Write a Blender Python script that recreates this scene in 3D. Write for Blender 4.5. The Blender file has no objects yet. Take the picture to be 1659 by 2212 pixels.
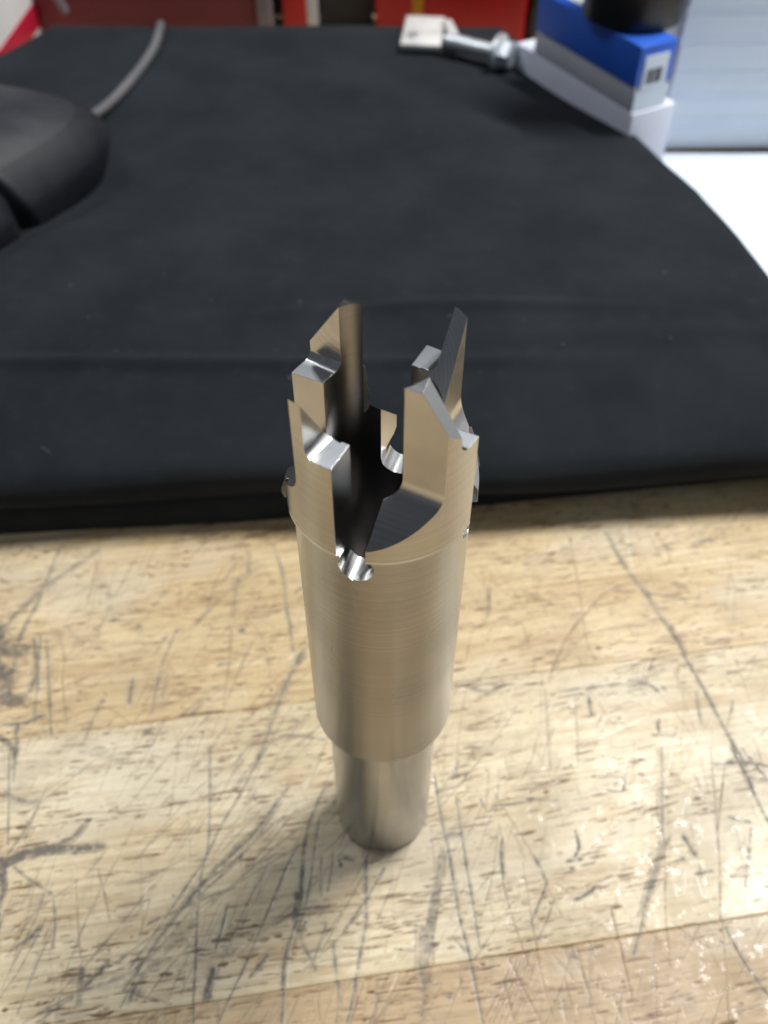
import bpy, bmesh, math, random
import numpy as np
from mathutils import Vector, Matrix
S = 0.001                      # all shapes below are written in millimetres
random.seed(7); rng = np.random.default_rng(11)
R = math.radians
sc = bpy.context.scene
COL = sc.collection

# ---------------------------------------------------------------- camera
cd = bpy.data.cameras.new('camera'); cam = bpy.data.objects.new('camera', cd); COL.objects.link(cam)
cd.sensor_fit = 'HORIZONTAL'; cd.sensor_width = 36.0; cd.lens = 36.0*1950/1659
cam.location = (0, -86.06*S, 196.74*S); cam.rotation_euler = (R(90-48.225), 0, 0)
cd.clip_start = 0.005; cd.clip_end = 20
cd.dof.use_dof = True; cd.dof.focus_distance = 0.130; cd.dof.aperture_fstop = 28.0; cd.dof.aperture_blades = 0
sc.camera = cam

# ---------------------------------------------------------------- light
sc.view_settings.view_transform = 'Standard'; sc.view_settings.look = 'None'
sc.view_settings.exposure = 0.0; sc.view_settings.gamma = 1.0
w = bpy.data.worlds.new('World'); sc.world = w; w.use_nodes = True
bg = w.node_tree.nodes['Background']; bg.inputs[0].default_value = (0.80, 0.88, 1.0, 1); bg.inputs[1].default_value = 0.10
def lamp(name, loc, target, sx, sy, power, col, roll=0):
    l = bpy.data.lights.new(name, 'AREA'); l.shape = 'RECTANGLE'; l.size = sx; l.size_y = sy; l.energy = power; l.color = col
    o = bpy.data.objects.new(name, l); COL.objects.link(o); o.location = loc
    d = Vector(target)-Vector(loc); o.rotation_euler = d.to_track_quat('-Z', 'Y').to_euler()
    o.rotation_euler.rotate_axis('Z', roll)
    return o
lamp('tube_lamp', (0.46, 0.38, 1.10), (0.10, 0.06, 0), 0.38, 0.05, 18.0, (1.0, 0.985, 0.955))
lamp('left_tube_lamp', (-0.62, 0.50, 1.10), (-0.1, 0.15, 0), 0.40, 0.10, 4.5, (0.95, 0.98, 1.0))
lamp('back_fill_lamp', (-0.15, 1.25, 1.15), (0, 0.1, 0.05), 1.5, 0.7, 3.0, (0.88, 0.94, 1.0))  # added area light standing in for the bright upper room behind
lamp('front_fill_lamp', (0.55, -1.0, 1.5), (0.1, 0.2, 0), 0.9, 0.9, 2.2, (0.86, 0.93, 1.0))  # added fill from the camera side, brightens the paper stack's front

# ---------------------------------------------------------------- helpers
def link(o, parent=None):
    COL.objects.link(o)
    if parent is not None: o.parent = parent
    return o
def empty(name, loc=(0,0,0), rz=0):
    o = bpy.data.objects.new(name, None); o.empty_display_size = 0.01; o.location = Vector(loc)*S; o.rotation_euler = (0,0,rz); COL.objects.link(o); return o
def tag(o, label=None, cat=None, group=None, kind=None):
    if label: o['label'] = label
    if cat: o['category'] = cat
    if group: o['group'] = group
    if kind: o['kind'] = kind
    return o
def finish(bm, name, mats, parent=None, smooth=None, loc=None, rot=None):
    """mm bmesh -> one mesh object in metres"""
    bmesh.ops.recalc_face_normals(bm, faces=bm.faces)
    bmesh.ops.scale(bm, vec=(S,S,S), verts=bm.verts)
    me = bpy.data.meshes.new(name); bm.to_mesh(me); bm.free()
    if not isinstance(mats, (list, tuple)): mats = [mats]
    for m in mats: me.materials.append(m)
    if smooth is not None:
        for p in me.polygons: p.use_smooth = True
        me.set_sharp_from_angle(angle=R(smooth))
    o = bpy.data.objects.new(name, me)
    if loc is not None: o.location = Vector(loc)*S
    if rot is not None: o.rotation_euler = rot
    return link(o, parent)
def box(bm, x0, x1, y0, y1, z0, z1, bev=0, M=None):
    vs = [bm.verts.new((x,y,z)) for x in (x0,x1) for y in (y0,y1) for z in (z0,z1)]
    fs = [bm.faces.new([vs[i] for i in q]) for q in ((0,1,3,2),(4,6,7,5),(0,4,5,1),(2,3,7,6),(0,2,6,4),(1,5,7,3))]
    if bev:
        es = list({e for f_ in fs for e in f_.edges})
        r = bmesh.ops.bevel(bm, geom=es, offset=bev, segments=3, profile=0.5, affect='EDGES')
        vs = list({v for f_ in r['faces'] for v in f_.verts} | {v for v in vs if v.is_valid})
    if M is not None: bmesh.ops.transform(bm, matrix=M, verts=[v for v in vs if v.is_valid])
def lathe(bm, prof, n=128, cap=True):
    rings = []
    for r, z in prof:
        if r < 1e-6: rings.append([bm.verts.new((0,0,z))])
        else: rings.append([bm.verts.new((r*math.cos(2*math.pi*i/n), r*math.sin(2*math.pi*i/n), z)) for i in range(n)])
    for a, b in zip(rings, rings[1:]):
        for i in range(n):
            j = (i+1) % n
            if len(a) == 1 and len(b) == 1: continue
            if len(a) == 1: bm.faces.new((a[0], b[j], b[i]))
            elif len(b) == 1: bm.faces.new((a[i], a[j], b[0]))
            else: bm.faces.new((a[i], a[j], b[j], b[i]))
    return rings
def tube(bm, pts, rad, n=10):
    pts = [Vector(p) for p in pts]; rings = []
    for i, p in enumerate(pts):
        t = (pts[min(i+1, len(pts)-1)]-pts[max(i-1, 0)]).normalized()
        u = t.orthogonal().normalized() if i == 0 else (u - t*u.dot(t)).normalized()
        v = t.cross(u); r = rad[i] if isinstance(rad, (list, tuple)) else rad
        rings.append([bm.verts.new(p+u*r*math.cos(2*math.pi*k/n)+v*r*math.sin(2*math.pi*k/n)) for k in range(n)])
    for a, b in zip(rings, rings[1:]):
        for k in range(n): bm.faces.new((a[k], a[(k+1)%n], b[(k+1)%n], b[k]))
    bm.faces.new(rings[0][::-1]); bm.faces.new(rings[-1])
def smooth_pts(p, k=6):
    """Catmull-Rom through the points"""
    P = [Vector(q) for q in p]; P = [P[0]*2-P[1]]+P+[P[-1]*2-P[-2]]; out = []
    for i in range(1, len(P)-2):
        for j in range(k):
            t = j/k; a,b,c,d = P[i-1:i+3]
            out.append(0.5*((2*b)+(c-a)*t+(2*a-5*b+4*c-d)*t*t+(3*b-a-3*c+d)*t**3))
    out.append(P[-2]); return out

# ---------------------------------------------------------------- materials
class N:
    """small node-building helper"""
    def __init__(s, name):
        s.m = bpy.data.materials.new(name); s.m.use_nodes = True; s.t = s.m.node_tree
        s.b = s.t.nodes['Principled BSDF']
    def n(s, typ, **kw):
        x = s.t.nodes.new(typ)
        for k, v in kw.items(): setattr(x, k, v)
        return x
    def l(s, a, b): s.t.links.new(a, b); return s
    def setin(s, node, d):
        for k, v in d.items():
            if hasattr(v, 'is_output'): s.t.links.new(v, node.inputs[k])
            else: node.inputs[k].default_value = v
        return node
    def math(s, op, a, b=None, c=None, clamp=False):
        x = s.n('ShaderNodeMath', operation=op, use_clamp=clamp)
        for i, v in enumerate((a, b, c)):
            if v is None: continue
            if hasattr(v, 'is_output'): s.l(v, x.inputs[i])
            else: x.inputs[i].default_value = v
        return x.outputs[0]
    def mix(s, f, a, b, mode='MIX'):
        x = s.n('ShaderNodeMix', data_type='RGBA', blend_type=mode)
        for i, v in ((0, f), (6, a), (7, b)):
            if hasattr(v, 'is_output'): s.l(v, x.inputs[i])
            else: x.inputs[i].default_value = v if i == 0 else (*v, 1) if len(v) == 3 else v
        return x.outputs[2]
    def coords(s, scale=(1,1,1), rot=(0,0,0)):
        c = s.n('ShaderNodeTexCoord'); mp = s.n('ShaderNodeMapping'); s.l(c.outputs['Object'], mp.inputs[0])
        mp.inputs['Scale'].default_value = scale; mp.inputs['Rotation'].default_value = rot
        return mp.outputs[0]
    def noise(s, vec, scale, detail=4, rough=0.55, dist=0):
        x = s.n('ShaderNodeTexNoise'); s.l(vec, x.inputs['Vector'])
        x.inputs['Scale'].default_value = scale; x.inputs['Detail'].default_value = detail; x.inputs['Roughness'].default_value = rough; x.inputs['Distortion'].default_value = dist
        return x.outputs[0]
    def ramp(s, v, stops):
        x = s.n('ShaderNodeValToRGB'); s.l(v, x.inputs[0]); e = x.color_ramp.elements
        while len(e) < len(stops): e.new(0.5)
        for q, (p, c) in zip(e, stops): q.position = p; q.color = (*c, 1) if len(c) == 3 else c
        return x.outputs[0]
    def rng(s, v, a, b, c, d):
        x = s.n('ShaderNodeMapRange'); s.l(v, x.inputs[0])
        for i, q in enumerate((a,b,c,d)): x.inputs[i+1].default_value = q
        return x.outputs[0]
    def bump(s, h, strength, dist, normal=None):
        x = s.n('ShaderNodeBump'); s.l(h, x.inputs['Height']); x.inputs['Strength'].default_value = strength; x.inputs['Distance'].default_value = dist
        if normal is not None: s.l(normal, x.inputs['Normal'])
        return x.outputs[0]
    def out(s, **kw):
        for k, v in kw.items():
            k = k.replace('_', ' ')
            if hasattr(v, 'is_output'): s.l(v, s.b.inputs[k])
            else: s.b.inputs[k].default_value = (*v, 1) if isinstance(v, tuple) and len(v) == 3 else v
        return s.m
def plain(name, col, rough=0.5, metal=0.0, bump=0.0, scale=900, var=0.12, coat=0.0):
    s = N(name); v = s.coords(); n1 = s.noise(v, scale*0.06, 5); n2 = s.noise(v, scale, 3)
    c = s.mix(s.rng(n1, 0.3, 0.7, 0, 1), tuple(q*(1-var) for q in col), tuple(min(1, q*(1+var)) for q in col))
    kw = dict(Base_Color=c, Roughness=s.rng(n1, 0.3, 0.7, rough*0.9, min(1, rough*1.12)), Metallic=metal)
    if bump: kw['Normal'] = s.bump(n2, bump, 0.0002)
    if coat: kw['Coat_Weight'] = coat
    return s.out(**kw)
def steel(name, base, rough, aniso=0.0, ring=0.0, mill=0.0, rot=0.25, edge=0.00012):
    s = N(name); c = s.n('ShaderNodeTexCoord'); sep = s.n('ShaderNodeSeparateXYZ'); s.l(c.outputs['Object'], sep.inputs[0])
    nrm = None
    if edge:
        nb = s.n('ShaderNodeBevel'); nb.samples = 6; nb.inputs['Radius'].default_value = edge; nrm = nb.outputs[0]
    v = s.coords(); blot = s.noise(v, 70 if ring else 160, 1.5 if ring else 5, 0.5); fine = s.noise(v, 2600, 3)
    if ring:
        def rings(sc_, det):
            x = s.n('ShaderNodeTexNoise', noise_dimensions='1D'); s.l(sep.outputs[2], x.inputs['W']); x.inputs['Scale'].default_value = sc_; x.inputs['Detail'].default_value = det; x.inputs['Roughness'].default_value = 0.7
            return x.outputs[0]
        lines = rings(4200, 3)
        nrm = s.bump(lines, ring, 0.00006, nrm)
        tone = s.rng(rings(1900, 4), 0.3, 0.7, 0.88, 1.07)
    else:
        wv = s.n('ShaderNodeTexWave', wave_type='RINGS', rings_direction='SPHERICAL', wave_profile='SIN')
        mp = s.n('ShaderNodeMapping'); s.l(c.outputs['Object'], mp.inputs[0]); mp.inputs['Location'].default_value = (0.012, 0.004, -0.128)
        s.l(mp.outputs[0], wv.inputs['Vector']); wv.inputs['Scale'].default_value = 1100; wv.inputs['Distortion'].default_value = 3.0; wv.inputs['Detail'].default_value = 2; wv.inputs['Detail Scale'].default_value = 30
        nrm = s.bump(wv.outputs[0], mill, 0.00008, nrm)
        tone = s.rng(wv.outputs[0], 0, 1, 0.92, 1.05)
    if not ring: nrm = s.bump(fine, 0.012, 0.00004, nrm)
    col = s.mix(s.rng(blot, 0.35, 0.7, 0, 1), base, tuple(q*0.86 for q in base))
    mul = s.n('ShaderNodeVectorMath', operation='SCALE'); s.l(col, mul.inputs[0]); s.l(tone, mul.inputs['Scale'])
    kw = dict(Base_Color=mul.outputs[0], Metallic=1.0, Roughness=s.rng(blot, 0.3, 0.7, rough*0.85, rough*1.2), Normal=nrm)
    if aniso:
        tg = s.n('ShaderNodeTangent', direction_type='RADIAL', axis='Z'); kw['Tangent'] = tg.outputs[0]; kw['Anisotropic'] = aniso; kw['Anisotropic_Rotation'] = rot
    return s.out(**kw)
M = {}
M['turned'] = steel('turned_steel', (0.50, 0.492, 0.472), 0.24, aniso=0.75, ring=0.09, edge=0)
M['collar'] = steel('turned_collar_steel', (0.60, 0.575, 0.525), 0.30, aniso=0.75, ring=0.09, edge=0)
M['shank'] = steel('ground_steel', (0.47, 0.467, 0.458), 0.22, aniso=0.75, ring=0.05, edge=0)
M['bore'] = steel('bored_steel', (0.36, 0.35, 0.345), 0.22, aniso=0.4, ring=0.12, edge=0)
M['milled'] = steel('milled_steel', (0.68, 0.68, 0.68), 0.19, mill=0.05)
M['gullet'] = steel('gullet_steel', (0.46, 0.45, 0.46), 0.30, ring=0.55)
M['burr'] = steel('torn_steel', (0.30, 0.29, 0.28), 0.35, mill=0.6)

def wood(name, tone, dark, warm, pale=0.35):
    s = N(name)
    def at(nm):
        a = s.n('ShaderNodeAttribute', attribute_name=nm); return a.outputs['Fac']
    v = s.coords((0.12, 1.0, 1.0)); vf = s.coords((0.05, 1.0, 1.0)); iso = s.coords()
    g1 = s.noise(v, 55, 6, 0.62, 0.6); g2 = s.noise(vf, 900, 4, 0.6, 0.2); blot = s.noise(iso, 42, 5, 0.6); mott = s.noise(iso, 420, 5, 0.65)
    c = s.mix(s.rng(g1, 0.32, 0.68, 0, 1), tone, warm)
    c = s.mix(s.math('MULTIPLY', s.rng(g2, 0.42, 0.72, 0, 1), 0.65), c, dark)
    c = s.mix(s.math('MULTIPLY', s.rng(mott, 0.46, 0.72, 0, 1), 0.38), c, (0.40, 0.31, 0.18))
    c = s.mix(s.math('MULTIPLY', s.rng(blot, 0.48, 0.70, 0, 1), 0.42), c, (0.33, 0.25, 0.155))
    c = s.mix(s.math('MULTIPLY', s.rng(s.noise(s.coords((0.08, 1, 1), (0, 0, R(1.5))), 210, 5, 0.65, 0.8), 0.52, 0.70, 0, 1), 0.55), c, (0.34, 0.205, 0.085))
    c = s.mix(s.math('MULTIPLY', s.rng(s.noise(s.coords((0.5, 1, 1)), 34, 3, 0.5), 0.50, 0.62, 0, 1), pale), c, (0.60, 0.57, 0.47))
    c = s.mix(s.math('MULTIPLY', at('pale'), 0.8, clamp=True), c, (0.70, 0.66, 0.56))
    c = s.mix(s.math('MULTIPLY', at('pore'), 1.05, clamp=True), c, (0.135, 0.070, 0.024))
    fine = s.noise(s.coords((0.35, 1, 1)), 2600, 4, 0.7); brk = s.rng(s.math('ADD', s.math('MULTIPLY', fine, 0.6), s.math('MULTIPLY', mott, 0.4)), 0.36, 0.62, 0.35, 1.2)
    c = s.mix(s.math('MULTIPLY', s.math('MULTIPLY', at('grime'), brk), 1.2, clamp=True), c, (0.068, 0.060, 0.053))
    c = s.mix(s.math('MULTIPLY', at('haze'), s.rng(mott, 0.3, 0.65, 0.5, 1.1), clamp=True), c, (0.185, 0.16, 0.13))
    h = s.math('ADD', s.math('MULTIPLY', g2, 0.5), s.math('MULTIPLY', mott, 0.6))
    nrm = s.bump(h, 0.35, 0.00018)
    wear = s.rng(blot, 0.35, 0.65, 0.34, 0.55)
    rough = s.math('ADD', wear, s.math('MULTIPLY', at('grime'), 0.15))
    cn = s.bump(s.noise(iso, 800, 3, 0.7), 0.9, 0.00010)
    return s.out(Base_Color=c, Roughness=rough, Normal=nrm, Specular_IOR_Level=0.4, Coat_Weight=s.rng(s.noise(iso, 330, 5, 0.75), 0.55, 0.68, 0.0, 0.45), Coat_Roughness=0.13, Coat_Normal=cn)
M['wood_a'] = wood('maple_honey', (0.68, 0.555, 0.345), (0.33, 0.215, 0.10), (0.50, 0.355, 0.18))
M['wood_b'] = wood('maple_pale', (0.70, 0.615, 0.435), (0.35, 0.25, 0.14), (0.54, 0.425, 0.255))
M['wood_c'] = wood('maple_brown', (0.50, 0.375, 0.225), (0.27, 0.175, 0.09), (0.42, 0.295, 0.165))
def fabric():
    s = N('black_cotton'); iso = s.coords(); wv = s.coords((1, 1, 1), (0, 0, R(6)))
    f1 = s.noise(iso, 1900, 3, 0.7); f2 = s.noise(iso, 30, 4); f3 = s.noise(iso, 240, 4, 0.6)
    c = s.mix(s.rng(f2, 0.35, 0.65, 0, 1), (0.0095, 0.012, 0.0155), (0.0155, 0.019, 0.0235))
    c = s.mix(s.math('MULTIPLY', s.rng(f3, 0.55, 0.8, 0, 1), 0.4), c, (0.024, 0.027, 0.032))
    h = s.math('ADD', f1, s.math('MULTIPLY', f3, 1.5))
    return s.out(Base_Color=c, Roughness=0.92, Specular_IOR_Level=0.15, Sheen_Weight=0.05, Sheen_Roughness=0.4, Normal=s.bump(h, 0.5, 0.0002))
M['cloth'] = fabric()
MARKS = [  # pale strokes include gloss glints painted as colour, besides real scratches
('g',0.22,0.55,[(-27.9,14.9),(-31.1,7.9),(-36.1,-3.7),(-39.6,-12.4),(-46.1,-24.9),(-51.2,-33.7)]),
('g',0.37,0.5,[(-21.8,5.0),(-28.7,-5.8),(-37.7,-15.4),(-45.8,-26.7),(-51.4,-37.6)]),
('g',0.23,0.5,[(-24.8,-3.7),(-33.1,-12.4),(-38.5,-17.3),(-47.9,-31.1),(-51.6,-40.9)]),
('g',0.18,0.4,[(-23.1,1.7),(-31.2,-11.4),(-39.2,-19.3),(-50.1,-29.4),(-58.2,-35.4)]),
('g',0.54,0.35,[(-38.2,-19.3),(-45.4,-28.9),(-51.0,-34.6),(-61.3,-38.4)]),
('g',0.96,0.3,[(-39.9,-24.9),(-47.4,-33.7),(-50.4,-38.0)]),
('g',0.25,0.5,[(-31.5,-17.8),(-38.1,-20.2),(-49.0,-24.9)]),
('g',0.32,0.55,[(-13.7,4.5),(-17.0,-4.2),(-17.8,-15.4),(-17.9,-23.0),(-19.7,-31.1),(-19.9,-43.4)]),
('w',0.21,0.5,[(-14.7,-3.7),(-15.9,-15.4),(-19.2,-31.1),(-19.3,-43.3)]),
('g',0.23,0.45,[(-14.5,-2.1),(-16.2,-18.3),(-18.8,-30.3)]),
('g',0.2,0.5,[(-18.8,-8.4),(-21.4,-14.4),(-23.4,-20.2),(-26.5,-28.9),(-30.2,-38.0),(-32.3,-43.4)]),
('g',0.19,0.6,[(-41.4,14.9),(-38.8,-7.3),(-39.2,-15.4),(-38.6,-26.7),(-37.2,-43.4)]),
('g',1.15,0.8,[(-82.3,-12.4),(-77.3,-10.5),(-68.9,-9.4),(-61.9,-9.1)]),
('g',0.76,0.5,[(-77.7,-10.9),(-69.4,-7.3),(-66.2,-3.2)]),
('g',0.85,0.75,[(-83.4,-11.9),(-81.9,-15.4),(-81.3,-19.3)]),
('g',0.29,0.6,[(-81.3,-19.3),(-78.9,-31.1),(-76.3,-43.3)]),
('g',0.25,0.55,[(-80.0,-13.4),(-75.9,-15.9),(-70.4,-19.0)]),
('g',0.7,0.7,[(-34.4,-33.7),(-35.2,-36.7),(-35.5,-39.2)]),
('g',1.01,0.6,[(-34.7,-36.7),(-34.9,-38.8)]),
('g',0.22,0.65,[(-32.8,-21.2),(-33.7,-26.2),(-34.2,-29.8)]),
('b',0.17,0.6,[(-61.4,-13.9),(-59.0,-19.3),(-56.7,-24.9)]),
('b',0.16,0.5,[(-65.9,-15.9),(-63.5,-24.9),(-61.8,-31.1)]),
('g',0.17,0.6,[(-70.0,-19.3),(-68.4,-24.9),(-67.7,-29.8)]),
('g',0.48,0.45,[(-71.5,-25.3),(-73.4,-28.9)]),
('g',0.33,0.5,[(-72.1,-26.7),(-75.6,-29.4)]),
('g',0.17,0.5,[(-70.4,-23.9),(-73.2,-33.3),(-75.8,-38.8)]),
('g',0.16,0.4,[(-67.5,-23.9),(-69.5,-31.1),(-71.4,-41.7)]),
('g',0.16,0.5,[(-78.3,-0.5),(-80.4,-6.3),(-82.2,-10.9)]),
('g',0.16,0.5,[(-88.8,14.9),(-82.6,-8.4)]),
('g',0.16,0.5,[(-87.2,14.9),(-85.6,6.2)]),
('g',0.16,0.4,[(-77.1,6.2),(-78.7,-1.0),(-79.1,-7.3)]),
('g',0.58,0.35,[(-86.8,3.6),(-82.6,1.7),(-77.8,1.7)]),
('g',0.84,0.45,[(-60.9,-33.7),(-60.2,-38.0),(-60.5,-39.6)]),
('g',0.37,0.5,[(-55.6,-32.4),(-61.5,-39.2)]),
('g',0.65,0.5,[(-49.3,-36.3),(-50.1,-39.2)]),
('g',0.21,0.5,[(-50.4,-38.0),(-41.8,-40.0)]),
('g',1.11,0.28,[(-39.9,-24.4),(-44.3,-29.8)]),  # grey smear: part stain, part tool shadow painted in
('g',0.23,0.4,[(-60.9,-38.0),(-70.0,-43.4)]),
('g',0.18,0.4,[(-59.7,-37.1),(-67.3,-43.3)]),
('g',0.93,0.6,[(-18.3,-19.3),(-18.6,-23.5)]),
('g',0.29,0.55,[(-23.0,-25.3),(-17.4,-22.1),(-11.6,-21.6)]),
('g',0.33,0.85,[(-9.9,-11.8),(-8.5,-11.3),(-6.7,-11.7)]),
('g',0.25,0.8,[(-9.8,-11.7),(-9.0,-13.0)]),
('g',0.4,0.5,[(-4.0,-11.4),(-3.8,-22.1),(-5.1,-31.1),(-5.9,-38.0),(-7.1,-43.4)]),
('g',0.25,0.5,[(0.0,-13.4),(-3.4,-19.3),(-8.5,-26.7)]),
('w',0.25,0.6,[(-0.4,-14.4),(-4.8,-23.9)]),
('w',0.17,0.6,[(-4.1,-19.3),(-6.0,-33.7)]),
('g',0.29,0.4,[(-12.4,-25.3),(-14.4,-33.3)]),
('g',0.33,0.45,[(-10.4,-28.9),(-9.1,-38.0),(-9.4,-43.3)]),
('g',0.33,0.55,[(-23.5,-31.1),(-26.8,-35.0)]),
('g',0.2,0.4,[(-13.6,-10.9),(-13.4,-19.3)]),
('g',0.23,0.4,[(-11.1,-10.4),(-11.8,-18.3)]),
('g',0.29,0.4,[(-16.8,-24.9),(-17.1,-28.0),(-13.9,-33.7)]),
('g',0.23,0.45,[(-23.2,-9.9),(-27.1,-12.4),(-30.0,-12.9)]),
('g',0.36,0.35,[(-32.5,-8.9),(-35.0,-13.4)]),
('b',0.21,0.5,[(-69.2,-1.5),(-55.3,-0.5),(-45.1,1.2)]),
('g',0.33,0.6,[(-54.8,11.6),(-54.2,11.4)]),
('g',0.16,0.4,[(-43.3,-11.4),(-50.6,-15.4),(-56.3,-16.9)]),
('b',0.22,0.55,[(-56.4,-21.6),(-49.3,-20.2)]),
('b',0.22,0.55,[(-55.9,-23.7),(-51.2,-23.3)]),
('b',0.17,0.6,[(-78.8,-19.5),(-72.1,-19.0)]),
('b',0.19,0.6,[(-80.3,-23.0),(-73.9,-21.6)]),
('b',0.28,0.6,[(-16.0,-37.8),(-10.5,-37.3)]),
('b',0.18,0.5,[(-66.5,-13.4),(-54.8,-14.4),(-45.5,-13.4)]),
('b',0.17,0.5,[(-57.2,-17.3),(-48.6,-15.9)]),
('w',0.81,0.45,[(-14.5,10.2),(-19.1,4.5)]),
('w',0.37,0.4,[(-16.8,2.3),(-26.3,-3.7)]),
('g',1.07,0.38,[(12.7,-9.4),(11.4,-15.4),(10.4,-22.1),(9.0,-27.6),(7.7,-32.9),(8.1,-41.7)]),
('g',1.43,0.3,[(8.1,-26.7),(8.5,-31.1),(8.7,-37.1)]),
('g',0.27,0.5,[(11.5,7.9),(13.3,-6.3),(14.8,-17.3),(16.7,-27.6),(19.3,-43.3)]),
('g',0.24,0.5,[(16.4,2.8),(17.5,-8.9),(18.6,-19.3),(19.4,-29.4)]),
('g',0.61,0.4,[(11.8,-6.3),(16.9,-6.0)]),
('b',0.21,0.5,[(25.8,-3.7),(26.0,-10.9),(25.4,-17.3),(28.0,-28.9),(29.7,-34.6)]),
('g',0.31,0.75,[(26.1,-7.3),(25.5,-10.9),(25.6,-15.4)]),
('g',0.23,0.6,[(32.8,-10.9),(34.3,-15.4),(34.6,-17.3),(30.8,-24.9)]),
('b',0.18,0.5,[(30.1,-12.4),(30.8,-24.9),(32.1,-37.6),(33.2,-43.3)]),
('g',0.23,0.75,[(42.7,-5.3),(42.7,-8.9),(41.0,-11.9)]),
('g',0.33,0.7,[(39.7,-11.9),(42.8,-11.3)]),
('g',0.3,0.6,[(40.3,-13.2),(41.0,-13.9)]),
('g',0.29,0.7,[(32.2,2.6),(35.8,1.8),(39.5,2.0)]),
('g',0.21,0.6,[(48.2,7.4),(55.2,7.4),(54.8,3.9)]),
('g',0.16,0.5,[(54.8,3.9),(50.9,4.2)]),
('g',0.24,0.5,[(12.2,4.2),(17.0,5.3),(18.9,7.8),(16.6,7.4)]),
('g',0.24,0.6,[(21.9,2.0),(23.0,-0.7)]),
('g',0.36,0.65,[(82.3,14.9),(83.9,8.4),(85.1,1.2),(86.8,-5.8)]),
('g',0.25,0.5,[(85.0,14.9),(89.3,5.0)]),
('g',0.43,0.5,[(77.4,10.7),(84.6,11.3),(90.2,9.9)]),
('g',0.54,0.4,[(83.6,7.3),(89.3,6.7)]),
('b',0.24,0.7,[(79.3,9.6),(76.4,1.2),(73.8,-6.3)]),
('b',0.3,0.5,[(77.4,14.9),(73.5,-7.3),(70.4,-23.9),(68.5,-35.4),(66.9,-43.4)]),
('g',0.49,0.4,[(65.8,14.9),(62.1,-4.7),(61.9,-7.9),(57.6,-15.4),(53.4,-24.9),(50.8,-30.7)]),
('g',0.46,0.4,[(62.9,-6.8),(57.9,-15.4),(54.2,-23.0)]),
('b',0.2,0.5,[(62.0,-7.3),(59.2,-22.1),(57.6,-33.3)]),
('g',0.46,0.75,[(66.1,-6.3),(67.2,-8.4),(67.9,-10.9)]),
('g',0.23,0.5,[(62.7,-12.4),(65.5,-11.4)]),
('g',0.25,0.5,[(67.0,-14.7),(70.9,-14.2)]),
('b',0.24,0.65,[(47.6,-22.1),(48.3,-29.4),(49.0,-39.2)]),
('b',0.22,0.4,[(44.3,-24.2),(41.2,-25.8)]),
('g',0.22,0.7,[(70.7,-25.8),(73.0,-32.4),(76.6,-39.2)]),
('g',0.27,0.65,[(39.8,-20.4),(44.8,-17.9)]),
('g',0.42,0.6,[(77.5,-2.0),(81.8,-3.3)]),
('g',0.22,0.45,[(74.5,-15.4),(79.1,-14.9)]),
('g',0.26,0.4,[(81.4,-4.7),(77.0,-17.3)]),
('b',0.16,0.4,[(19.3,-43.4),(24.0,-35.9),(27.1,-30.3)]),
('b',0.16,0.4,[(20.3,-43.4),(24.9,-35.9),(27.8,-30.3)]),
('b',0.16,0.4,[(21.3,-43.4),(25.7,-35.9),(28.4,-30.3)]),
('b',0.16,0.4,[(22.3,-43.4),(26.5,-35.9),(29.1,-30.3)]),
('b',0.16,0.4,[(23.3,-43.4),(27.3,-35.9),(29.8,-30.3)]),
('b',0.16,0.4,[(24.2,-43.4),(28.2,-35.9),(30.4,-30.3)]),
('b',0.16,0.4,[(25.2,-43.4),(29.0,-35.9),(31.1,-30.3)]),
('b',0.17,0.5,[(37.6,-23.9),(41.4,-24.2)]),
('b',0.19,0.55,[(21.2,-31.1),(30.2,-30.3)]),
('b',0.23,0.55,[(4.6,-39.6),(10.5,-38.8)]),
('g',0.32,0.6,[(12.1,-38.7),(13.0,-38.8)]),
('g',0.28,0.5,[(37.6,-31.4),(39.4,-31.6)]),
('b',0.27,0.5,[(29.3,-38.0),(40.5,-37.1),(46.4,-37.6)]),
('b',0.17,0.5,[(53.4,-24.9),(56.1,-28.0)]),
('b',0.17,0.5,[(59.7,-24.4),(65.3,-29.4),(71.1,-28.7)]),
('b',0.17,0.4,[(78.8,-24.9),(74.7,-31.1)]),
('b',0.24,0.5,[(67.8,-24.6),(69.7,-25.1)]),
('g',0.21,0.45,[(24.6,0.1),(33.7,1.7)]),
('g',0.27,0.5,[(59.1,8.2),(60.1,8.0)]),
('g',0.24,0.4,[(60.9,3.9),(66.5,5.0)]),
('g',0.37,0.5,[(63.5,3.4),(64.6,2.3)]),
('g',0.27,0.4,[(71.9,7.9),(72.7,4.5)]),
('w',0.25,0.8,[(68.6,14.9),(65.9,8.4)]),
('w',0.22,0.8,[(41.2,-19.3),(45.9,-17.3),(55.6,-13.2)]),
('w',0.2,0.8,[(64.8,-14.7),(64.0,-18.3)]),
('w',0.25,0.9,[(67.1,-15.1),(67.7,-19.3)]),
('w',0.21,0.9,[(68.9,1.7),(66.9,-2.6)]),
('w',0.23,0.9,[(68.4,-0.8),(72.6,-0.6)]),
('w',0.22,0.8,[(76.3,-18.3),(79.6,-22.1)]),
('w',0.18,0.7,[(22.7,-3.7),(23.7,-1.3),(25.6,-0.2)]),
('w',0.23,0.7,[(31.8,-0.7),(33.8,0.6)]),
('w',0.18,0.7,[(34.9,-39.2),(35.3,-43.3)]),
('w',0.16,0.6,[(40.1,-36.7),(40.7,-38.8)]),
('w',0.21,0.6,[(43.0,-35.9),(43.1,-38.0)]),
('w',0.16,0.6,[(37.8,-40.0),(37.7,-41.7)]),
('g',0.17,0.45,[(14.3,-27.6),(16.3,-30.3)]),
('g',0.17,0.5,[(1.9,-30.0),(7.1,-30.5)]),
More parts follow.
